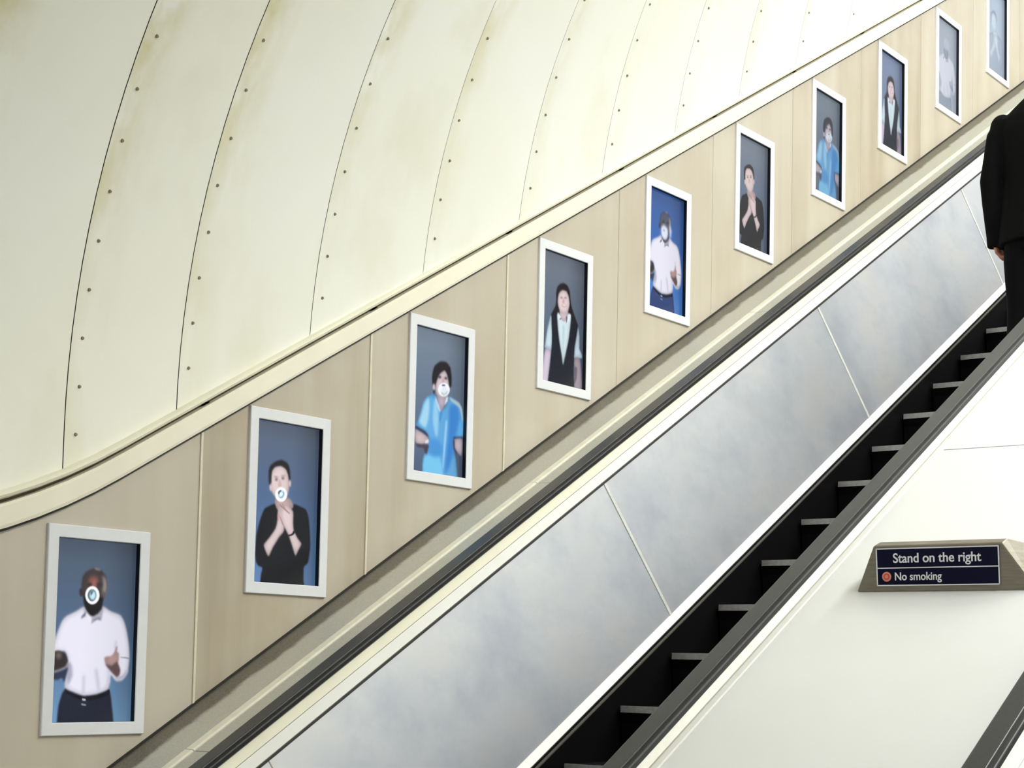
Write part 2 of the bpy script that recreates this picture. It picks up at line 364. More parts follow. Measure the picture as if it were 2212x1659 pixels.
  ((225,238,248),4,[(0.62,0.506),(0.647,0.455),(0.682,0.437),(0.678,0.473)]),
  ((190,215,238),4,[(0.44,0.457),(0.495,0.499),(0.547,0.548),(0.52,0.558),(0.442,0.495)]),
  ((42,52,86),4,[(0.084,0.689),(0.177,0.702),(0.26,0.715),(0.317,0.738),(0.31,0.751),(0.226,0.732),(0.086,0.709)]),
  ((42,52,86),4,[(0.814,0.717),(0.986,0.706),(0.987,0.718),(0.815,0.731)]),
  ((208,188,192),6,[(0.082,0.712),(0.23,0.732),(0.319,0.754),(0.341,0.779),(0.256,0.801),(0.154,0.817),(0.088,0.801),(0.069,0.756)]),
  ((235,230,238),4,[(0.265,0.784),(0.319,0.766),(0.337,0.787),(0.276,0.801)]),
  ((70,62,76),7,[(0.089,0.812),(0.256,0.807),(0.339,0.806),(0.306,0.868),(0.27,0.867),(0.237,0.831),(0.135,0.833)]),
  ((202,188,198),6,[(0.828,0.732),(0.98,0.719),(0.977,0.837),(0.901,0.824),(0.818,0.786)]),
  ((60,60,84),5,[(0.802,0.737),(0.832,0.735),(0.845,0.796),(0.901,0.827),(0.868,0.825),(0.815,0.798)]),
  ((24,19,26),5,[(0.383,0.386),(0.369,0.334),(0.382,0.287),(0.415,0.246),(0.518,0.208),(0.634,0.202),(0.717,0.235),(0.745,0.302),(0.743,0.364),(0.709,0.371),(0.436,0.393)]),
  ((222,206,210),6,[(0.439,0.381),(0.473,0.329),(0.523,0.29),(0.606,0.262),(0.657,0.286),(0.69,0.337),(0.711,0.397),(0.646,0.449),(0.545,0.458),(0.464,0.442)]),
  ((66,56,66),5,[(0.546,0.315),(0.543,0.319),(0.535,0.322),(0.522,0.325),(0.508,0.326),(0.495,0.326),(0.486,0.324),(0.483,0.32),(0.486,0.316),(0.494,0.313),(0.507,0.31),(0.521,0.309),(0.534,0.309),(0.543,0.312)]),
  ((66,56,66),5,[(0.665,0.313),(0.662,0.317),(0.653,0.32),(0.641,0.323),(0.626,0.324),(0.614,0.324),(0.605,0.321),(0.601,0.318),(0.604,0.314),(0.613,0.31),(0.625,0.308),(0.639,0.307),(0.652,0.307),(0.661,0.309)]),
  ((200,170,175),5,[(0.561,0.314),(0.599,0.311),(0.61,0.352),(0.555,0.356)]),
  ((214,192,196),5,[(0.433,0.393),(0.432,0.404),(0.425,0.413),(0.416,0.418),(0.405,0.419),(0.394,0.415),(0.387,0.407),(0.384,0.397),(0.385,0.386),(0.392,0.377),(0.401,0.372),(0.412,0.371),(0.423,0.375),(0.43,0.383)]),
  ((40,36,44),5,[(0.427,0.428),(0.426,0.434),(0.422,0.44),(0.416,0.444),(0.408,0.444),(0.401,0.442),(0.396,0.437),(0.394,0.43),(0.395,0.424),(0.4,0.418),(0.406,0.415),(0.414,0.414),(0.42,0.416),(0.425,0.421)]),
  ((243,247,252),3,[(0.715,0.389),(0.705,0.412),(0.674,0.431),(0.629,0.444),(0.578,0.448),(0.532,0.442),(0.5,0.428),(0.487,0.408),(0.497,0.386),(0.527,0.366),(0.572,0.353),(0.622,0.349),(0.669,0.355),(0.702,0.369)]),
  ((176,190,202),4,[(0.547,0.426),(0.597,0.441),(0.665,0.42),(0.679,0.396),(0.648,0.41),(0.606,0.427),(0.563,0.417)]),
  ((92,92,112),3,[(0.628,0.366),(0.624,0.369),(0.615,0.372),(0.6,0.374),(0.584,0.375),(0.57,0.375),(0.56,0.374),(0.556,0.372),(0.559,0.369),(0.569,0.366),(0.584,0.363),(0.599,0.362),(0.614,0.362),(0.624,0.363)]),
  ((225,235,245),4,[(0.655,0.393),(0.651,0.401),(0.639,0.408),(0.62,0.413),(0.599,0.415),(0.581,0.413),(0.567,0.408),(0.562,0.4),(0.566,0.392),(0.579,0.384),(0.597,0.379),(0.618,0.378),(0.637,0.38),(0.65,0.385)]),
 ],
 'D': [
  ((28,21,26),6,[(0.347,0.358),(0.344,0.296),(0.365,0.255),(0.419,0.226),(0.507,0.207),(0.598,0.216),(0.652,0.252),(0.681,0.323),(0.707,0.368),(0.763,0.417),(0.823,0.466),(0.872,0.508),(0.85,0.558),(0.667,0.497),(0.432,0.513),(0.244,0.5),(0.238,0.478),(0.298,0.429),(0.336,0.398)]),
  ((206,228,236),5,[(0.221,0.491),(0.189,0.544),(0.154,0.602),(0.108,0.725),(0.102,0.737),(0.156,0.751),(0.253,0.752),(0.279,0.682),(0.272,0.567),(0.255,0.491)]),
  ((206,226,236),5,[(0.864,0.503),(0.819,0.632),(0.783,0.761),(0.966,0.747),(0.969,0.716),(0.913,0.678),(0.907,0.584)]),
  ((165,190,205),4,[(0.108,0.725),(0.201,0.729),(0.258,0.729),(0.254,0.738),(0.155,0.741)]),
  ((165,190,205),4,[(0.789,0.744),(0.965,0.733),(0.965,0.743),(0.783,0.759)]),
  ((216,202,220),6,[(0.117,0.751),(0.253,0.752),(0.233,0.84),(0.212,0.919),(0.206,1.004),(0.045,1.002),(0.072,0.878)]),
  ((172,158,168),6,[(0.785,0.763),(0.927,0.754),(0.967,0.855),(0.98,0.995),(0.78,0.988),(0.808,0.868)]),
  ((110,98,110),7,[(0.806,0.829),(0.866,0.832),(0.86,0.919),(0.791,0.971),(0.791,0.893)]),
  ((20,25,38),4,[(0.248,0.488),(0.381,0.449),(0.687,0.44),(0.785,0.474),(0.864,0.509),(0.818,0.624),(0.792,0.673),(0.79,0.752),(0.78,0.871),(0.782,1.035),(0.208,1.035),(0.233,0.879),(0.259,0.746),(0.267,0.645)]),
  ((218,237,242),4,[(0.377,0.46),(0.499,0.467),(0.692,0.43),(0.688,0.526),(0.647,0.648),(0.587,0.755),(0.533,0.841),(0.493,0.763),(0.436,0.667),(0.392,0.555)]),
  ((190,215,224),10,[(0.504,0.544),(0.551,0.54),(0.544,0.735),(0.515,0.738)]),
  ((222,200,206),5,[(0.431,0.423),(0.626,0.411),(0.613,0.467),(0.537,0.502),(0.449,0.484)]),
  ((226,240,244),4,[(0.392,0.443),(0.464,0.474),(0.412,0.507),(0.378,0.479)]),
  ((226,240,244),4,[(0.634,0.43),(0.692,0.436),(0.671,0.489),(0.585,0.513)]),
  ((120,108,128),3,[(0.426,0.494),(0.476,0.479),(0.472,0.488),(0.435,0.5)]),
  ((120,108,128),3,[(0.582,0.459),(0.617,0.455),(0.607,0.495),(0.585,0.511)]),
  ((232,212,212),5,[(0.379,0.347),(0.407,0.294),(0.487,0.262),(0.582,0.262),(0.636,0.296),(0.663,0.356),(0.62,0.42),(0.527,0.45),(0.438,0.433),(0.391,0.392)]),
  ((150,118,124),5,[(0.498,0.32),(0.495,0.323),(0.486,0.327),(0.474,0.329),(0.461,0.33),(0.449,0.331),(0.44,0.329),(0.437,0.327),(0.44,0.324),(0.448,0.321),(0.46,0.318),(0.474,0.317),(0.486,0.317),(0.494,0.318)]),
  ((150,118,124),5,[(0.592,0.312),(0.589,0.315),(0.581,0.318),(0.568,0.321),(0.555,0.322),(0.542,0.322),(0.534,0.321),(0.531,0.319),(0.533,0.316),(0.542,0.312),(0.554,0.31),(0.568,0.309),(0.58,0.308),(0.589,0.31)]),
  ((205,165,165),4,[(0.503,0.33),(0.526,0.328),(0.54,0.357),(0.493,0.365)]),
  ((196,140,146),4,[(0.466,0.378),(0.537,0.379),(0.6,0.365),(0.565,0.384),(0.499,0.39)]),
  ((245,240,240),3,[(0.485,0.38),(0.583,0.371),(0.537,0.383)]),
 ],
}

# ================================================================ THE SETTING
X_CURVE, K_CURVE = 3.30, 0.29
def zp(X):
    """height of the 30 degree line through the viewpoint, easing to level at the foot of the shaft"""
    if X >= X_CURVE: return X*TAN + CZ
    d = X_CURVE - X; dl = TAN/(2*K_CURVE)
    if d <= dl: return X*TAN + K_CURVE*d*d + CZ
    return (X_CURVE-dl)*TAN + K_CURVE*dl*dl + CZ

XS_PATH = [-4.0, -2.0, 0.0, 1.2, 1.9] + [2.2+.1*i for i in range(13)] + [4, 5, 6, 7, 8, 9, 10, 11, 12.4]
def sweep(name, pts, mat, xs=XS_PATH, zf=zp):
    """closed section [(y, dh)] swept along the wall-top path"""
    k = len(pts); v = []; f = []
    for X in xs:
        for y, h in pts: v.append((X, y, zf(X)+h))
    for a in range(len(xs)-1):
        for i in range(k):
            f.append((a*k+i, a*k+(i+1) % k, (a+1)*k+(i+1) % k, (a+1)*k+i))
    f += [tuple(range(k)), tuple(range(len(v)-1, len(v)-k-1, -1))]
    return link(name, mesh(name, v, f), mat)

# ---- vault ("ceiling"): ivory segments between upright joints
RV = 2.35
DEL = [(2.2, .14), (3.087, .12), (3.516, 0), (4.09, -.13), (4.66, -.22), (5.23, -.28), (6.2, -.30), (14, -.30)]
def delta(X):
    if X <= DEL[0][0]: return DEL[0][1]
    for (a, da), (b, db) in zip(DEL, DEL[1:]):
        if X <= b: return da + (db-da)*(X-a)/(b-a)
    return DEL[-1][1]
YC = 0.4; A1 = math.radians(65)
def vault_profile(X, off=0.0, n1=26, n2=22):
    """[(y, z, run)] from the left springing over the crown to the right wall"""
    zb = zp(X) - 1.268; de = delta(X); R_ = RV + off
    cy = D - RV
    pts = []
    a0 = math.asin(max(-1, min(1, -de/R_))) if de < 0 else 0
    if de > 0: pts.append((cy+R_, zb))
    for i in range(n1+1):
        a = a0 + (A1-a0)*i/n1
        pts.append((cy+R_*math.cos(a), zb+de+R_*math.sin(a)))
    y1, z1 = pts[-1]
    t = (y1-YC)/math.cos(A1); zc = z1 - t*math.sin(A1)
    for i in range(1, n2+1):
        a = A1 + (math.pi-2*A1)*i/n2
        pts.append((YC+t*math.cos(a), zc+t*math.sin(a)))
    left = [p for p in pts[:n1+1+(1 if de > 0 else 0)]]
    for y, z in reversed(left[:-1]): pts.append((2*YC-y, z))
    if de <= 0: pts.insert(0, (pts[0][0], zb-.004)); pts.append((2*YC-pts[0][0], zb-.004))
    return pts

def vault_patch(name, xs, off=0.0, x_ref=None, thick=.006):
    v = []; f = []; uvs = []
    k = None
    for X in xs:
        pr = vault_profile(X, off); k = len(pr)
        for y, z in pr:
            v.append((X, y, z)); uvs.append((X-(x_ref if x_ref is not None else xs[0]), z-pr[0][1]))
    for a in range(len(xs)-1):
        for i in range(k-1): f.append((a*k+i, a*k+i+1, (a+1)*k+i+1, (a+1)*k+i))
    me = bpy.data.meshes.new(name); me.from_pydata(v, [], f); me.update()
    ul = me.uv_layers.new(name='UVMap')
    for lp in me.loops: ul.data[lp.index].uv = uvs[lp.vertex_index]
    me.polygons.foreach_set('use_smooth', [True]*len(me.polygons))
    return me

JOINTS = [-4.0, -3.3, -2.6, -1.9, -1.2, -.5, .2, .9] + [D*t for t in (.35, .49, .63, .7637, .8682, 1.0101, 1.1512)] 
JOINTS += [D*(1.2910+.1405*i) for i in range(13)]
shell_xs = [-4.0, -2.0, 0.0, 1.0] + [1.5+.1*i for i in range(28)] + [4.3+.4*i for i in range(20)]
shell_xs = [x for x in shell_xs if x <= JOINTS[-1]]
shell = link('ceiling', vault_patch('ceiling', shell_xs, .012), M['shell'])
tag(shell, kind='structure')
bolt_me = None
def bolt_mesh():
    bm = bmesh.new()
    bmesh.ops.create_cone(bm, cap_ends=True, segments=10, radius1=.0058, radius2=.0042, depth=.005)
    me = bpy.data.meshes.new('bolt'); bm.to_mesh(me); bm.free(); me.materials.append(M['bolt']); return me
bolt_me = bolt_mesh()
for a, b in zip(JOINTS, JOINTS[1:]):
    n = 6 if a < 4.2 else 4
    g = .0018 if a < 3.7 else .0011
    xs = [a+g+(b-a-2*g)*i/n for i in range(n+1)]
    pan = link('vault_panel', vault_patch('vault_panel', xs, 0, a), M['vault'], shell)
    if a < 2.0 or a > 8.2: continue
    X = a + .042; pr = vault_profile(X); zb = pr[0][1]
    zz = zb + .105 + (.03 if a > 3.3 else 0)
    while zz < zb + 1.75:
        for (y0, z0), (y1, z1) in zip(pr, pr[1:]):
            if z0 <= zz <= z1 and z1 > z0:
                t = (zz-z0)/(z1-z0); y = y0+(y1-y0)*t
                nrm = Vector((0, -(z1-z0), (y1-y0))).normalized()
                if nrm.y > 0: nrm = -nrm
                bo = link('bolt', bolt_me, None, pan)
                jx = R.uniform(-.004, .004)
                bo.matrix_world = Matrix.Translation(Vector((X+jx, y, zz))+nrm*.002) @ nrm.to_track_quat('Z', 'Y').to_matrix().to_4x4()
                break
        zz += .1425

# ---- left wall: backing, enamel panels with the openings for the screens
SCR_X0, SCR_DX, SCR_Z0 = D*.79879043, D*.19243216, D*.01942163
FW, FH, BORD = D*.09307984, D*.15186902, .038
OW, OH = FW-2*BORD, FH-2*BORD
H_BASE, H_TOP = -2.235, -1.33
xs = XS_PATH
v = []; f = []
for X in xs:
    v += [(X, D+.07, zp(X)+H_TOP+.1), (X, D+.07, X*TAN+CZ+H_BASE-.6 if X > 2 else 1.2)]
f = [(2*i, 2*i+1, 2*i+3, 2*i+2) for i in range(len(xs)-1)]
wl = link('wall_left', mesh('wall_left', v, f), M['dark']); tag(wl, kind='structure')
LAND = 1.35                                # lower landing, where the viewer stands
def wall_panel(x0, x1, hole=None):
    """one enamel panel, 8 mm thick, its top and bottom following the incline"""
    g = .0015
    x0 += g; x1 -= g
    def tz(X): return zp(X)+H_TOP
    def bz(X): return max(X*TAN+CZ+H_BASE-.02, LAND)
    polys = []
    if hole is None:
        n = 6
        for i in range(n):
            a, b = x0+(x1-x0)*i/n, x0+(x1-x0)*(i+1)/n
            polys.append([(a, bz(a)), (b, bz(b)), (b, tz(b)), (a, tz(a))])
    else:
        hx0, hx1, hz0, hz1 = hole
        n = 4
        cols = [x0+(hx0-x0)*i/3 for i in range(3)] + [hx0+(hx1-hx0)*i/n for i in range(n)] + [hx1+(x1-hx1)*i/3 for i in range(4)]
        for a, b in zip(cols, cols[1:]):
            if a >= hx0-1e-6 and b <= hx1+1e-6:
                polys.append([(a, bz(a)), (b, bz(b)), (b, hz0), (a, hz0)])
                polys.append([(a, hz1), (b, hz1), (b, tz(b)), (a, tz(a))])
            else:
                polys.append([(a, bz(a)), (b, bz(b)), (b, hz0), (a, hz0)])
                polys.append([(a, hz0), (b, hz0), (b, hz1), (a, hz1)])
                polys.append([(a, hz1), (b, hz1), (b, tz(b)), (a, tz(a))])
    bm = bmesh.new(); cache = {}
    def V(x, z):
        key = (round(x, 5), round(z, 5))
        if key not in cache: cache[key] = bm.verts.new((x, D, z))
        return cache[key]
    for p in polys: bm.faces.new([V(*q) for q in p])
    ret = bmesh.ops.extrude_face_region(bm, geom=bm.faces[:])
    for e in ret['geom']:
        if isinstance(e, bmesh.types.BMVert): e.co.y += .008
    bmesh.ops.recalc_face_normals(bm, faces=bm.faces)
    me = bpy.data.meshes.new('wall_panel'); bm.to_mesh(me); bm.free()
    return me
def joint_x(k): return D*(.7025+.19243*k)
for k in range(-8, 0): link('wall_panel', wall_panel(joint_x(k), joint_x(k+1)), M['wall'], wl)
for k in range(12):
    cx, cz = SCR_X0+SCR_DX*k, SCR_Z0+SCR_DX*k*TAN+CZ
    hole = (cx-FW/2+.012, cx+FW/2-.012, cz-FH/2+.012, cz+FH/2-.012) if k < 10 else None
    link('wall_panel', wall_panel(joint_x(k), joint_x(k+1), hole), M['wall'], wl)
for k in range(-2, 12):
    X = joint_x(k); w = .0045 if k in (1, 2, 3) else .002
    d = .004 if k in (1, 2, 3) else .0015
    zb, zt = X*TAN+CZ+H_BASE-.005, zp(X)+H_TOP
    link('joint_strip', box_mesh('joint_strip', (X-w, D-d, zb), (X+w, D+.001, zt)), M['joint'] if k in (1, 2, 3) else M['wall'], wl)

# ---- trims over the wall and the line at its foot
H1, H2 = -1.3586, -1.287
tag(sweep('trim_1', [(D-.022, H1), (D-.024, H1+.01), (D-.024, H2-.008), (D-.018, H2), (D+.02, H2), (D+.02, H1)], M['cream']), kind='structure')
tag(sweep('trim_2', [(D+.012, -1.289), (D+.012, -1.268), (D+.03, -1.268), (D+.03, -1.289)], M['gap']), kind='structure')  # recessed strip coloured dark for the shade in the gap
bead = [(D+.02, -1.274), (D-.012, -1.275), (D-.024, -1.270), (D-.027, -1.262), (D-.022, -1.254), (D-.008, -1.249), (D+.02, -1.249)]
tag(sweep('trim_3', bead, M['bead']), kind='structure')
tag(sweep('trim_4', [(D-.0115, H1-.009), (D-.0115, H1+.002), (D+.01, H1+.002), (D+.01, H1-.009)], M['dark']), kind='structure')  # dark strip standing for the shadow line under the trim
def zi(X): return max(X*TAN+CZ, LAND-H_BASE)
tag(sweep('baseboard_left', [(D-.008, H_BASE-.02), (D-.008, H_BASE+.006), (D+.01, H_BASE+.006), (D+.01, H_BASE-.02)], M['dark'], zf=zi), kind='structure')

# ---- right wall and the closed decking below and beyond, outside the picture
YR = 2*YC - D
v = []; f = []
for X in xs: v += [(X, YR, zp(X)-1.268), (X, YR, X*TAN+CZ-3.6 if X > 2 else 1.2)]
f = [(2*i, 2*i+1, 2*i+3, 2*i+2) for i in range(len(xs)-1)]
tag(link('wall_right', mesh('wall_right', v, f), M['wall']), kind='structure')
tag(link('floor', box_mesh('floor', (-4.0, YR, LAND-.06), (2.35, D+.07, LAND)), M['landing']), kind='structure')
S0, S1 = 1.6, 13.0
tag(prism('floor', [(YR, -3.35), (D+.07, -3.35), (D+.07, -3.30), (YR, -3.30)], S0-1, S1, M['dark'], None), kind='structure')

# ================================================================ ESCALATORS
def arc(cy, cn, ry, rn, a0, a1, n):
    return [(cy+ry*math.cos(a0+(a1-a0)*i/n), cn+rn*math.sin(a0+(a1-a0)*i/n)) for i in range(n+1)]
N_TOP = -1.902
def handrail_section(yc):
    p = arc(yc+.029, N_TOP-.007, .007, .007, 0, math.pi/2, 4)
    p += arc(yc-.018, N_TOP-.004, .004, .004, math.pi/2, math.pi, 4)
    return p + [(yc-.022, N_TOP-.010), (yc-.020, N_TOP-.028), (yc+.030, N_TOP-.028), (yc+.036, N_TOP-.022)]
def lip_section(yc):
    p = [(yc-.0215, N_TOP-.0062)]
    p += arc(yc-.030, N_TOP-.013, .006, .006, math.pi/2, math.pi, 4)
    return p + [(yc-.036, N_TOP-.022), (yc-.030, N_TOP-.028), (yc-.021, N_TOP-.028)]
STEP_S, STEP_P, STEP_N = 4.325, .3923, -2.652
RUN, RISE = STEP_P*C30, STEP_P*S30

def escalator(dy, label, joints, step_range, wall_side):
    root = empty('escalator')
    root.location = along(5.0, 2.9645+dy, -2.9)
    bpy.context.view_layer.update()
    inv = root.matrix_world.inverted()
    tag(root, label, 'escalator', None)
    def put(o):
        o.parent = root; o.matrix_parent_inverse = inv
        return o
    ym = 2.9645
    for side in (1, -1):
        def Y(y): return (y if side > 0 else 2*ym-y) + dy
        def sec(pts): return [(Y(y), n) for y, n in pts]
        put(prism('handrail', handrail_section(Y(3.636)), S0, S1, M['handrail'], None, False))
        put(prism('handrail_shade_side', lip_section(Y(3.636)), S0, S1, M['guide'], None, False))  # rail side coloured black for the shade under its edge
        put(prism('handrail_guide', sec([(3.606, -1.926), (3.604, -1.96), (3.668, -1.96), (3.666, -1.926)]), S0, S1, M['guide'], None))
        put(prism('inner_deck_upper', sec([(3.606, -1.929), (3.6035, -1.931), (3.581, -1.9515), (3.606, -1.956)]), S0, S1, M['inner_cream'], None))
        put(prism('inner_deck_lower', sec([(3.5805, -1.9535), (3.556, -1.979), (3.562, -1.986), (3.606, -1.975), (3.606, -1.957)]), S0, S1, M['inner_white'], None))
        put(prism('panel_gasket', sec([(3.5605, -1.984), (3.5585, -1.992), (3.585, -2.0), (3.585, -1.984)]), S0, S1, M['dark'], None))  # dark strip drawn as the shade line above the panels
        # inclined balustrade panels with bright joint strips
        if side > 0 or True:
            def yl(t): return 3.563 + (3.436-3.563)*t
            def nl(t): return -1.988 + (-2.549+1.988)*t
            ends = [S0] + joints + [S1]
            for a, b in zip(ends, ends[1:]):
                a2, b2 = a+.006, b-.006
                v = [along(s, Y(yl(t)+o), nl(t)) for o in (0, .012) for s, t in ((a2, 0), (b2, 0), (b2, 1), (a2, 1))]
                put(link('balustrade_panel', mesh('balustrade_panel', v, [(0, 1, 2, 3), (7, 6, 5, 4), (0, 4, 5, 1), (1, 5, 6, 2), (2, 6, 7, 3), (3, 7, 4, 0)]), M['panel']))
            for s in joints:
                v = [along(s+e, Y(yl(t)+o), nl(t)) for o in (-.003, .010) for e, t in ((-.007, 0), (.007, 0), (.007, 1), (-.007, 1))]
                put(link('joint_strip', mesh('joint_strip', v, [(0, 1, 2, 3), (7, 6, 5, 4), (0, 4, 5, 1), (1, 5, 6, 2), (2, 6, 7, 3), (3, 7, 4, 0)]), M['panel_joint']))
        put(prism('skirting', sec([(3.4365, -2.5475), (3.4325, -2.548), (3.416, -2.572), (3.420, -2.578), (3.445, -2.575)]), S0, S1, M['skirting'], None))
        put(prism('skirt_brush', sec([(3.412, -2.582), (3.405, -2.586), (3.405, -2.590), (3.42, -2.590)]), S0, S1, M['brush'], None))
        put(prism('skirt_panel', sec([(3.4135, -2.579), (3.4135, -3.1), (3.425, -3.1), (3.425, -2.579)]), S0, S1, M['skirt'], None))
    # steps
    z0 = Vector((C30, 0, S30))
    for k in step_range:
        s = STEP_S + STEP_P*k
        p = along(s, ym+dy, STEP_N)
        hw = .438
        X, Z = p.x, p.z
        prof = [(X, Z-.001), (X, Z-.024), (X+.012, Z-.06), (X+.02, Z-RISE-.03), (X+.06, Z-RISE-.03), (X+RUN+.02, Z-.02), (X+RUN+.018, Z)]
        v = [(x, ym+dy-hw, z) for x, z in prof] + [(x, ym+dy+hw, z) for x, z in prof]
        n = len(prof)
        f = [(i, (i+1) % n, n+(i+1) % n, n+i) for i in range(n)] + [tuple(range(n)), tuple(range(2*n-1, n-1, -1))]
        st = put(link('step', mesh('step', v, f), M['step']))
        ns = link('nosing', box_mesh('nosing', (X-.004, ym+dy-hw+.004, Z-.023), (X+.004, ym+dy+hw-.004, Z+.001)), M['nosing'])
        ns.parent = st
    return root, put

bal_joints = [2.88, 4.829, 6.786, 8.68, 10.62]
esc, put = escalator(0, 'escalator below the wall of screens, black steps between grey balustrade panels', bal_joints, range(-5, 17), True)
# outer decking between the far handrail and the wall, in lengths
NB = -1.936
cuts = [S0, 2.816, 4.734, 6.635, 8.55, 10.45, S1]
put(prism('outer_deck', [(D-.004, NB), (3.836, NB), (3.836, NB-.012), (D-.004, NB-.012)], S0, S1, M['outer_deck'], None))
for a, b in zip(cuts, cuts[1:]):
    put(prism('deck_bead', [(3.834, NB-.01), (3.834, NB+.001), (3.828, NB+.005), (3.800, NB+.005), (3.794, NB+.001), (3.794, NB-.01)], a+.0015, b-.0015, M['deck_bead'], None))
    put(prism('deck_strip', [(3.790, NB-.012), (3.790, NB), (3.674, NB), (3.674, NB-.012)], a+.0015, b-.0015, M['outer_deck'], None))
put(prism('deck_groove', [(3.795, NB-.02), (3.795, NB-.007), (3.789, NB-.007), (3.789, NB-.02)], S0, S1, M['dark'], None))
put(prism('deck_backing', [(D-.004, NB-.03), (3.66, NB-.03), (3.66, NB-.02), (D-.004, NB-.02)], S0, S1, M['dark'], None))

DY2 = 1.411-3.636
esc2, put2 = escalator(DY2, 'escalator in the bottom right corner, only its dark handrail and inner edge showing', bal_joints, range(-5, 6), False)

# ---- white median deck between the two escalators
med = empty('median_deck'); med.location = along(4, 1.85, -1.98); bpy.context.view_layer.update()
inv = med.matrix_world.inverted()
tag(med, 'broad white sloping deck between the two escalators, carrying the blue sign', 'deck')
def mput(o):
    o.parent = med; o.matrix_parent_inverse = inv; return o
ND = -1.95
dj = [S0, 2.42, 4.842, 7.26, 9.68, S1]
for a, b in zip(dj, dj[1:]):
    mput(prism('deck_panel', [(2.218, ND), (1.405, ND), (1.405, ND-.01), (2.218, ND-.01)], a+.003, b-.003, M['deck'], None))
mput(prism('edge_strip', [(2.2445, ND-.008), (2.2445, ND+.002), (2.2405, ND+.004), (2.224, ND+.004), (2.2195, ND+.002), (2.2195, ND-.008)], S0, S1, M['inner_white'], None))
mput(prism('edge_profile', [(2.2655, -1.930), (2.2635, -1.930), (2.2485, ND+.003), (2.2485, ND-.01), (2.2655, ND-.01)], S0, S1, M['deck_edge'], None))
mput(prism('edge_groove', [(2.2495, ND-.02), (2.2495, ND-.006), (2.2435, ND-.006), (2.2435, ND-.02)], S0, S1, M['gap'], None))
mput(prism('deck_backing', [(2.26, ND-.04), (1.40, ND-.04), (1.40, ND-.02), (2.26, ND-.02)], S0, S1, M['dark'], None))

# deck beyond the second escalator up to the right wall (never in the picture)
tag(prism('floor', [(YR, -1.95), (.02, -1.95), (.02, -1.97), (YR, -1.97)], S0, S1, M['deck'], None), kind='structure')

# ================================================================ DIGITAL SCREENS
def inside(px, py, poly):
    c = np.zeros(px.shape, bool); n = len(poly)
    for i in range(n):
        x1, y1 = poly[i]; x2, y2 = poly[(i+1) % n]
        if y1 == y2: continue
        cond = (y1 > py) != (y2 > py)
        c ^= cond & (px < (x2-x1)*(py-y1)/(y2-y1)+x1)
    return c
def spline(poly, n=4):
    p = np.array(poly, float); out = []
    m_ = len(p)
    for i in range(m_):
        p0, p1, p2, p3 = p[i-1], p[i], p[(i+1) % m_], p[(i+2) % m_]
        for t in np.arange(n)/n:
            a = 2*p1; b = p2-p0; c = 2*p0-5*p1+4*p2-p3; d = -p0+3*p1-3*p2+p3
            q = .5*(a+b*t+c*t*t+d*t**3)
            out.append(p1*(.45)*(1-t)+p2*.45*t + .55*q)
    return out
def box_blur(a, r):
    if r < 1: return a
    for ax in (0, 1):
        p = np.pad(a, [(r, r) if i == ax else (0, 0) for i in range(2)], mode='edge')
        cs = np.cumsum(p, axis=ax)
        z = np.zeros_like(np.take(cs, [0], axis=ax))
        cs = np.concatenate([z, cs], axis=ax)
        n = a.shape[ax]
        a = (np.take(cs, range(2*r+1, 2*r+1+n), axis=ax)-np.take(cs, range(0, n), axis=ax))/(2*r+1)
    return a
BG = {'A': ((74, 86, 102), (80, 102, 132), (104, 144, 182)), 'B': ((84, 94, 112), (80, 104, 140), (92, 126, 170)),
      'C': ((112, 126, 142), (96, 112, 134), (76, 92, 118)), 'D': ((106, 114, 126), (92, 106, 124), (66, 84, 108))}
def paint(ad, nx, ny, grade):
    u, v = np.meshgrid((np.arange(nx)+.5)/nx, (np.arange(ny)+.5)/ny)
    bg = grade.get('bg', BG[ad])
    t = v[..., None]
    img = np.where(t < .5, np.array(bg[0])*(1-t*2)+np.array(bg[1])*t*2, np.array(bg[1])*(2-t*2)+np.array(bg[2])*(t*2-1)).astype(float)
    img *= (1.06-.28*np.clip((u-.55)/.45, 0, 1)**1.5-.10*np.clip((.12-v)/.12, 0, 1))[..., None]
    sc = nx/150.0
    for i, (col, bl, poly) in enumerate(ADS[ad]):
        if i in grade.get('skip', ()): continue
        pl = spline(poly)
        sub = np.zeros(u.shape)
        for ox, oy in ((-.25, -.25), (.25, -.25), (-.25, .25), (.25, .25)):
            sub += inside(u+ox/nx, v+oy/ny, pl)
        mask = sub/4
        r = int(round(bl*.16*sc))
        if r: mask = box_blur(box_blur(mask, r), r)
        col = np.array(grade.get('col', {}).get(i, col))
        if 4 <= bl <= 6 and mask.mean() > .006:                       # modelling of the larger shapes in the portrait
            rb = max(2, int(round(7*sc)))
            vol = np.clip((box_blur(box_blur(mask, rb), rb)-.45)*2.2, 0, 1)
            side = .94+.06*np.clip(1-(u-.35)*2, -1, 1)
            col = col*((.84+.16*vol)*side)[..., None]
        img = img*(1-mask[..., None])+col*mask[..., None]
    for col, r, poly in grade.get('extra', ()):
        mask = box_blur(box_blur(inside(u, v, spline(poly)).astype(float), r), r)
        img = img*(1-mask[..., None])+np.array(col)*mask[..., None]
    for ch in range(3): img[..., ch] = img[..., ch]*.5+box_blur(img[..., ch], 1)*.5
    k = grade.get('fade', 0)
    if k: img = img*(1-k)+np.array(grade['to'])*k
    img = img*np.array(grade.get('tint', (1, 1, 1)))
    img = np.clip(img, 0, 255)/255
    return np.where(img <= .04045, img/12.92, ((img+.055)/1.055)**2.4)

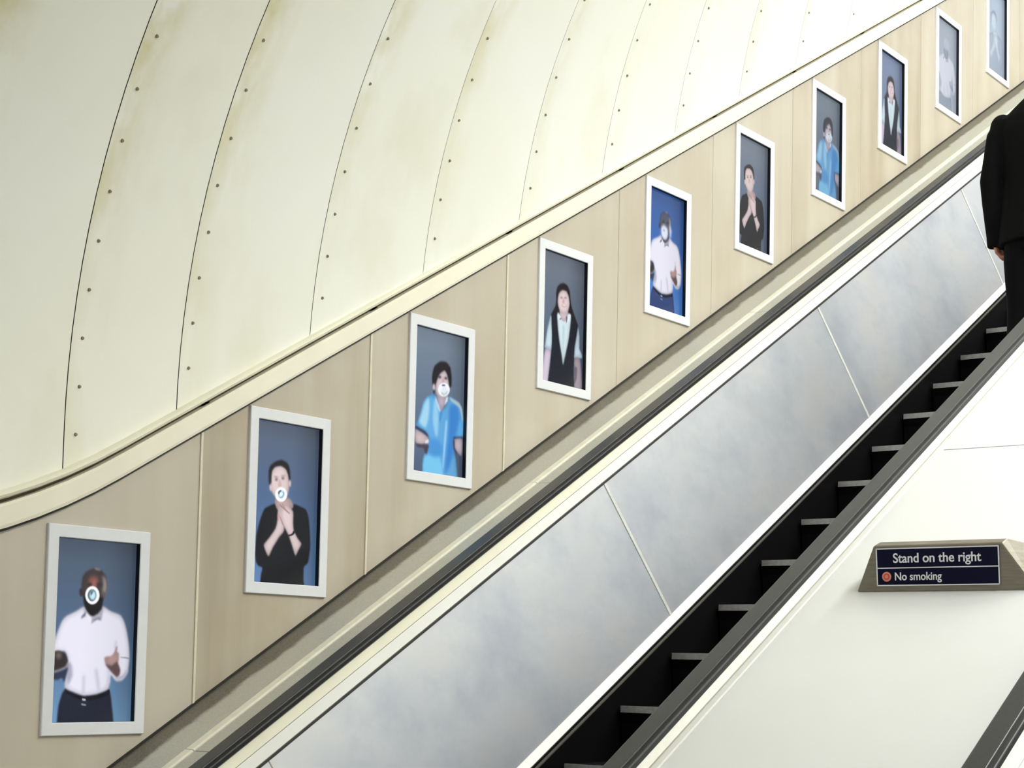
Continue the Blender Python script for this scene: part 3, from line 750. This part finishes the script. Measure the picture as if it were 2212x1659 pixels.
def picture_mesh(cx, cz, ad, nx, ny, grade):
    lin = paint(ad, nx, ny, grade)
    Y = D+.009
    gx = cx-OW/2+OW*(np.arange(nx)+.5)/nx; gx[0] = cx-OW/2; gx[-1] = cx+OW/2
    gz = cz+OH/2-OH*(np.arange(ny)+.5)/ny; gz[0] = cz+OH/2; gz[-1] = cz-OH/2
    XX, ZZ = np.meshgrid(gx, gz)
    co = np.stack([XX, np.full_like(XX, Y), ZZ], -1).reshape(-1, 3)
    idx = np.arange(nx*ny).reshape(ny, nx)
    q = np.stack([idx[:-1, :-1], idx[1:, :-1], idx[1:, 1:], idx[:-1, 1:]], -1).reshape(-1, 4)
    me = bpy.data.meshes.new('picture')
    me.vertices.add(len(co)); me.vertices.foreach_set('co', co.ravel())
    me.loops.add(q.size); me.loops.foreach_set('vertex_index', q.ravel())
    me.polygons.add(len(q)); me.polygons.foreach_set('loop_start', np.arange(0, q.size, 4))
    me.update(calc_edges=True)
    at = me.color_attributes.new('picture', 'FLOAT_COLOR', 'POINT')
    at.data.foreach_set('color', np.concatenate([lin.reshape(-1, 3), np.ones((nx*ny, 1))], 1).astype(np.float32).ravel())
    me.materials.append(M['picture'])
    return me

def digital_screen(k, ad, nx, ny, grade, label):
    cx, cz = SCR_X0+SCR_DX*k, SCR_Z0+SCR_DX*k*TAN+CZ
    root = empty('digital_poster'); root.location = (cx, D, cz-FH/2)
    bpy.context.view_layer.update(); inv = root.matrix_world.inverted()
    tag(root, label, 'screen', 'portrait screens along the escalator wall')
    def sput(o): o.parent = root; o.matrix_parent_inverse = inv; return o
    # frame: bevelled white surround
    yf, yb = D-.010, D+.002
    def rect(w, h, y): return [(cx-w/2, y, cz-h/2), (cx+w/2, y, cz-h/2), (cx+w/2, y, cz+h/2), (cx-w/2, y, cz+h/2)]
    rings = [rect(FW, FH, yb), rect(FW, FH, yf+.002), rect(FW-.004, FH-.004, yf), rect(OW+.004, OH+.004, yf), rect(OW, OH, yf+.002), rect(OW, OH, yb)]
    v = [p for r in rings for p in r]; f = []
    for a in range(5):
        for i in range(4): f.append((a*4+i, a*4+(i+1) % 4, (a+1)*4+(i+1) % 4, (a+1)*4+i))
    f += [(i, (i+1) % 4, 20+(i+1) % 4, 20+i) for i in range(4)]
    sput(link('frame', mesh('frame', v, f), M['frame']))
    # black sides of the recess
    rr = [rect(OW-.0004, OH-.0004, yf+.0025), rect(OW-.0004, OH-.0004, D+.013), rect(OW+.02, OH+.02, D+.013), rect(OW+.02, OH+.02, yb+.001)]
    v = [p for r in rr for p in r]; f = []
    for a in range(3):
        for i in range(4): f.append((a*4+i, a*4+(i+1) % 4, (a+1)*4+(i+1) % 4, (a+1)*4+i))
    me = bpy.data.meshes.new('recess'); me.from_pydata(v, [], f); me.update()
    sput(link('recess', me, M['black']))
    sput(link('picture', picture_mesh(cx, cz, ad, nx, ny, grade), None))
    sput(link('screen_back', box_mesh('screen_back', (cx-OW/2-.01, D+.014, cz-OH/2-.01), (cx+OW/2+.01, D+.05, cz+OH/2+.01)), M['black']))

SCREENS = [
 ('A', 150, 266, {}, 'lowest white-framed screen, bearded figure in white shirt with ringed disc over the mouth'),
 ('B', 150, 266, {}, 'second screen from the bottom, figure in black top clasping throat, white disc on mouth'),
 ('C', 130, 230, {}, 'bright screen of dark-haired figure in sky blue shirt, third from the bottom'),
 ('D', 130, 230, {}, 'fourth screen from the bottom, long-haired figure in black waistcoat and white blouse'),
 ('A', 110, 196, {'bg': ((48, 82, 140), (58, 104, 180), (70, 128, 205)), 'skip': (25, 28, 32, 33, 34, 35),
   'col': {0: (44, 66, 120), 22: (30, 30, 48), 23: (80, 84, 104)}, 'extra': [((222, 228, 246), 2, [(.36, .31), (.44, .27), (.55, .29), (.57, .34), (.53, .385), (.46, .40), (.38, .37)]),
   ((200, 210, 235), 2, [(.60, .25), (.66, .29), (.65, .35), (.61, .36)]), ((120, 130, 160), 1, [(.43, .31), (.47, .31), (.47, .32), (.43, .32)])]},
  'fifth screen from the bottom, saturated blue with white-shirted figure'),
 ('B', 90, 160, {'bg': ((112, 124, 138), (92, 108, 132), (84, 98, 122)), 'fade': .12, 'to': (140, 130, 130), 'skip': (19, 20, 21, 22, 23)},
  'sixth screen from the bottom, muted figure in black top with hands joined at the throat'),
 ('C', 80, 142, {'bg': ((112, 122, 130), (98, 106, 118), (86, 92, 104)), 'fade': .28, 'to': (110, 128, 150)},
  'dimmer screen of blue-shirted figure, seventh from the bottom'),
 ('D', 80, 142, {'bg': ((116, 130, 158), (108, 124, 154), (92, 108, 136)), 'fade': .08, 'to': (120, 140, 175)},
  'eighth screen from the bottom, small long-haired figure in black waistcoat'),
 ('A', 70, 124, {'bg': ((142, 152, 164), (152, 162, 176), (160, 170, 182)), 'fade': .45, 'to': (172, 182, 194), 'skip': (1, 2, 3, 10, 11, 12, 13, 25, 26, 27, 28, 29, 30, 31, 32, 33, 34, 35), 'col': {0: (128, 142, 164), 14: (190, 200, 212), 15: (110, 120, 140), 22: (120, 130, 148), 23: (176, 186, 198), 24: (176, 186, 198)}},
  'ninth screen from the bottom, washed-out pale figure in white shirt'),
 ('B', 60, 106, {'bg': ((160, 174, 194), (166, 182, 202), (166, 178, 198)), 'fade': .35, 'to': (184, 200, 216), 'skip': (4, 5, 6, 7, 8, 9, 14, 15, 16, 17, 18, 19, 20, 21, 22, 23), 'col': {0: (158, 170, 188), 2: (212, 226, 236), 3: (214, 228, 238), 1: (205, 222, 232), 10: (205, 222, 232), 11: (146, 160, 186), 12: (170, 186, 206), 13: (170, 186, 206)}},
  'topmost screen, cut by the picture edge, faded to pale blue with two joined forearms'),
]
for k, (ad, nx, ny, gr, lab) in enumerate(SCREENS):
    digital_screen(k, ad, nx, ny, gr, lab)

# ================================================================ SIGN ON THE MEDIAN DECK
sg = empty('escalator_sign'); sg.location = along(3.88, 1.84, ND); bpy.context.view_layer.update()
sinv = sg.matrix_world.inverted()
tag(sg, 'wedge-shaped bronze sign with navy plate reading Stand on the right, No smoking', 'sign')
def gput(o): o.parent = sg; o.matrix_parent_inverse = sinv; return o
bl, br = along(3.828, 2.094, ND), along(3.828, 1.580, ND)
tl, tr = along(3.880, 2.040, ND+.116), along(3.880, 1.672, ND+.116)
tl2, tr2 = along(3.905, 2.030, ND+.116), along(3.905, 1.667, ND+.116)
bl2, br2 = along(4.06, 2.075, ND), along(4.06, 1.590, ND)
body_me = mesh('housing', [bl, br, tr, tl, bl2, br2, tr2, tl2], [(0, 1, 2, 3), (3, 2, 6, 7), (7, 6, 5, 4), (1, 5, 6, 2), (0, 3, 7, 4), (0, 4, 5, 1)])
ho = gput(link('housing', body_me, M['bronze']))
bv = ho.modifiers.new('bevel', 'BEVEL'); bv.width = .004; bv.segments = 2
# face axes: ex to the reader's right, ey up the face, ez out of it
face_o = along(3.828, 1.857, ND)
ey = (along(3.880, 1.857, ND+.116)-face_o); face_h = ey.length; ey.normalize()
ex = Vector((0, -1, 0)); ez = ex.cross(ey).normalized()
FM = Matrix(((ex.x, ey.x, ez.x, face_o.x), (ex.y, ey.y, ez.y, face_o.y), (ex.z, ey.z, ez.z, face_o.z), (0, 0, 0, 1)))
def face_box(name, x0, x1, y0, y1, z0, z1, mat, parent=None):
    me = box_mesh(name, (x0, y0, z0), (x1, y1, z1)); me.transform(FM)
    o = link(name, me, mat)
    if parent is None: gput(o)
    else: o.parent = parent; o.matrix_parent_inverse = sinv
    return o
px0, px1 = 1.857-2.031, 1.857-1.680
py0, py1, pm = face_h*.128, face_h*.945, face_h*.515
plate = face_box('plate', px0, px1, py0, py1, .001, .003, M['navy'])
bw = .0032
for nm, a in (('plate_border', (px0, px1, py0, py0+bw)), ('plate_border', (px0, px1, py1-bw, py1)), ('plate_border', (px0, px0+bw, py0, py1)), ('plate_border', (px1-bw, px1, py0, py1)), ('plate_divider', (px0, px1, pm-.0014, pm+.0014))):
    face_box(nm, *a, .003, .004, M['print'])
def text(name, body, x, y, size, width, mat):
    cu = bpy.data.curves.new(name, 'FONT'); cu.body = body; cu.size = size; cu.extrude = .0006; cu.offset = size*.014
    o = bpy.data.objects.new(name, cu); COL.objects.link(o)
    bpy.context.view_layer.update()
    dg = bpy.context.evaluated_depsgraph_get()
    me = bpy.data.meshes.new_from_object(o.evaluated_get(dg))
    bpy.data.objects.remove(o)
    xs_ = [v.co.x for v in me.vertices]; w = max(xs_)-min(xs_)
    me.transform(Matrix.Translation((x, y, .0042)) @ Matrix.Diagonal((width/w, 1, 1, 1)) @ Matrix.Translation((-min(xs_), 0, 0)))
    me.transform(FM)
    me.materials.clear(); me.materials.append(mat)
    return gput(link(name, me))
pw = px1-px0
text('lettering', 'Stand on the right', px0+pw*.145, pm+.0145, .0365, pw*.715, M['print'])
text('lettering', 'No smoking', px0+pw*.155, pm-.0335, .0305, pw*.385, M['print'])
def disc(name, x, y, r, z, mat, n=20, r_in=0):
    v = [(x+r*math.cos(2*math.pi*i/n), y+r*math.sin(2*math.pi*i/n), z) for i in range(n)]
    v += [(a, b, z-.001) for a, b, c in v]
    f = [tuple(range(n))]+[(i, i+n, (i+1) % n+n, (i+1) % n) for i in range(n)]
    me = mesh(name, v, f); me.transform(FM); return gput(link(name, me, mat))
dx, dyy = px0+pw*.085, pm-.0235
disc('symbol_disc', dx, dyy, .0135, .0042, M['red'])
disc('symbol_disc', dx, dyy, .0085, .0046, M['red2'])
disc('symbol_disc', dx, dyy, .0055, .0050, M['red'])

# ================================================================ PERSON ON THE ESCALATOR
def tube(bm, path, sides=14):
    """path: [(centre, rx, ry)] with rx across (local x of the ring) and ry the other way"""
    rings = []
    n = len(path)
    for i, (c, rx, ry) in enumerate(path):
        c = Vector(c)
        a = Vector(path[max(i-1, 0)][0]); b = Vector(path[min(i+1, n-1)][0])
        t = (b-a).normalized()
        ref = Vector((1, 0, 0)) if abs(t.x) < .8 else Vector((0, 0, 1))
        e2 = t.cross(ref).normalized(); e1 = e2.cross(t).normalized()
        rings.append([bm.verts.new(c+e1*rx*math.cos(2*math.pi*j/sides)+e2*ry*math.sin(2*math.pi*j/sides)) for j in range(sides)])
    for A, B in zip(rings, rings[1:]):
        for j in range(sides): bm.faces.new((A[j], A[(j+1) % sides], B[(j+1) % sides], B[j]))
    bm.faces.new(rings[0][::-1]); bm.faces.new(rings[-1])
def ball(bm, c, r, scale=(1, 1, 1)):
    mt = Matrix.Translation(c) @ Matrix.Diagonal((*[r*s for s in scale], 1))
    bmesh.ops.create_uvsphere(bm, u_segments=20, v_segments=14, radius=1, matrix=mt)
def remeshed(name, bm, vox, smooth=6, place=None):
    bmesh.ops.recalc_face_normals(bm, faces=bm.faces)
    me = bpy.data.meshes.new(name); bm.to_mesh(me); bm.free()
    o = bpy.data.objects.new(name, me); COL.objects.link(o)
    md = o.modifiers.new('r', 'REMESH'); md.mode = 'VOXEL'; md.voxel_size = vox
    if smooth:
        sm = o.modifiers.new('s', 'SMOOTH'); sm.iterations = smooth; sm.factor = .5
    bpy.context.view_layer.update()
    out = bpy.data.meshes.new_from_object(o.evaluated_get(bpy.context.evaluated_depsgraph_get()))
    bpy.data.objects.remove(o); bpy.data.meshes.remove(me)
    out.name = name
    if place is not None: out.transform(place)
    out.polygons.foreach_set('use_smooth', [True]*len(out.polygons))
    return out

PX, PY = 7.585, 2.775
k = 7
PZ = along(STEP_S+STEP_P*k, 0, STEP_N).z + .001
LA = [((-.01, .175, 1.375), (-.035, .236, 1.10), (.005, .228, .85)), ((-.01, -.175, 1.375), (-.03, -.24, 1.10), (.03, -.23, .85))]
def hand(bm, side, w):
    """relaxed, slightly curled hand below the wrist w; thumb towards the front"""
    wx, wy, wz = w
    s = side
    tube(bm, [((wx, wy, wz+.03), .024, .020), ((wx+.004, wy-.001*s, wz-.01), .031, .018), ((wx+.010, wy-.004*s, wz-.055), .040, .016), ((wx+.014, wy-.010*s, wz-.088), .038, .014)], 12)
    for j, (fx, L) in enumerate(((.042, .066), (.021, .074), (-.001, .070), (-.022, .056))):
        b = Vector((wx+.012+fx*.86, wy-.009*s, wz-.082))
        p1 = b+Vector((.003, -.010*s, -L*.40)); p2 = p1+Vector((.004, -.026*s, -L*.10)); p3 = p2+Vector((.002, -.020*s, L*.16))
        tube(bm, [(b, .0092, .0092), (p1, .0088, .0088), (p2, .0082, .0082), (p3, .0070, .0070)], 10)
    t0 = Vector((wx+.032, wy-.006*s, wz-.028))
    tube(bm, [(t0, .012, .011), (t0+Vector((.020, -.012*s, -.028)), .0105, .0105), (t0+Vector((.022, -.022*s, -.056)), .0088, .0088), (t0+Vector((.018, -.028*s, -.074)), .007, .007)], 10)
PL = Matrix.Translation((PX, PY, PZ))
bm = bmesh.new()
# head, neck, trunk
ball(bm, (.025, 0, 1.585), .1, (1.0, .78, 1.22))
ball(bm, (.045, 0, 1.535), .07, (.95, .80, 1.0))
tube(bm, [((.118, 0, 1.60), .006, .008), ((.132, 0, 1.572), .010, .013), ((.112, 0, 1.556), .008, .016)], 8)      # nose
for s in (-1, 1):
    ball(bm, (.012, .078*s, 1.580), .03, (.55, .32, 1.0))                                                   # ears
    ball(bm, (.100, .033*s, 1.592), .014, (.7, 1.1, .8))                                                    # eyes
tube(bm, [((.104, 0, 1.532), .008, .026), ((.100, 0, 1.520), .008, .022)], 8)                              # lips
tube(bm, [((-.012, 0, 1.40), .062, .060), ((.0, 0, 1.46), .056, .054), ((.012, 0, 1.54), .055, .052)], 16)
tube(bm, [((0, 0, .84), .10, .15), ((0, 0, .95), .105, .155), ((0, 0, 1.08), .095, .14), ((0, 0, 1.22), .11, .16), ((-.005, 0, 1.34), .10, .18), ((-.01, 0, 1.41), .06, .12)], 20)
for s, (sh, el, wr) in zip((1, -1), LA):
    tube(bm, [(sh, .055, .05), (Vector(sh)*.5+Vector(el)*.5, .044, .042), (el, .037, .036), (Vector(el)*.6+Vector(wr)*.4, .036, .034), (wr, .026, .024)], 12)
    hand(bm, s, wr)
for s in (-1, 1):
    tube(bm, [((0, .09*s, .90), .085, .08), ((.0, .095*s, .70), .075, .068), ((.012, .095*s, .48), .055, .052), ((-.008, .095*s, .34), .052, .048), ((-.005, .095*s, .09), .035, .033)], 14)
    tube(bm, [((-.06, .10*s, .045), .03, .03), ((.02, .10*s, .045), .032, .036), ((.12, .105*s, .035), .022, .04), ((.17, .105*s, .03), .015, .03)], 12)
body = link('person', remeshed('person', bm, .0062, 3), M['skin'])
body.location = (PX, PY, PZ); body.scale = (.99, .99, .99)
bpy.context.view_layer.update()
tag(body, 'person in a black suit seen from behind, standing on the escalator with one arm hanging', 'person')
def pput(o): o.parent = body; return o
# jacket: trunk, shoulders, sleeves, collar, with back vent
bm = bmesh.new()
tube(bm, [((-.005, 0, .775), .135, .205), ((0, 0, .84), .135, .203), ((0, 0, .95), .130, .195), ((0, 0, 1.08), .122, .185), ((0, 0, 1.22), .134, .198), ((-.008, 0, 1.33), .128, .205), ((-.014, 0, 1.385), .108, .19), ((-.012, 0, 1.432), .086, .135), ((-.008, 0, 1.475), .072, .08)], 24)
for s, (sh, el, wr) in zip((1, -1), LA):
    sh = Vector(sh); el = Vector(el); wr = Vector(wr)
    ball(bm, sh+Vector((0, .014*s, -.018)), .072, (1.0, .82, .95))
    tube(bm, [(sh+Vector((0, -.02*s, 0)), .075, .066), (sh*.75+el*.25+Vector((0, .012*s, 0)), .074, .064), (sh*.4+el*.6+Vector((0, .006*s, 0)), .066, .058), (el, .060, .054), (el*.5+wr*.5, .057, .051), (wr*1.0+Vector((0, 0, -.005)), .050, .045), (wr+Vector((.004, 0, -.062)), .046, .042)], 16)
jk = pput(link('jacket', remeshed('jacket', bm, .008, 5), M['suit']))
bm = bmesh.new()
tube(bm, [((0, 0, .74), .112, .165), ((0, 0, .86), .12, .172), ((0, 0, .99), .112, .165)], 20)
for s in (-1, 1):
    tube(bm, [((0, .085*s, .88), .105, .090), ((.0, .098*s, .70), .094, .084), ((.012, .10*s, .48), .078, .070), ((-.004, .10*s, .30), .072, .066), ((-.002, .10*s, .06), .064, .060)], 16)
pput(link('trousers', remeshed('trousers', bm, .009, 5), M['trousers']))
for s in (-1, 1):
    bm = bmesh.new()
    tube(bm, [((-.095, .10*s, .035), .028, .026), ((-.06, .10*s, .050), .042, .040), ((.01, .10*s, .050), .042, .043), ((.09, .105*s, .040), .033, .050), ((.16, .107*s, .032), .024, .046), ((.195, .107*s, .028), .014, .026)], 14)
    for v in bm.verts: v.co.z = max(v.co.z, .001)
    pput(link('shoe', remeshed('shoe', bm, .006, 3), M['shoe']))
bm = bmesh.new()
ball(bm, (.012, 0, 1.605), .105, (1.02, .82, 1.13))
for v in list(bm.verts):
    if v.co.z < 1.53 or (v.co.x > .07 and v.co.z < 1.645): v.co = Vector((.01, 0, 1.60))+(v.co-Vector((.01, 0, 1.60)))*.72
pput(link('hair', remeshed('hair', bm, .006, 3), M['hair']))
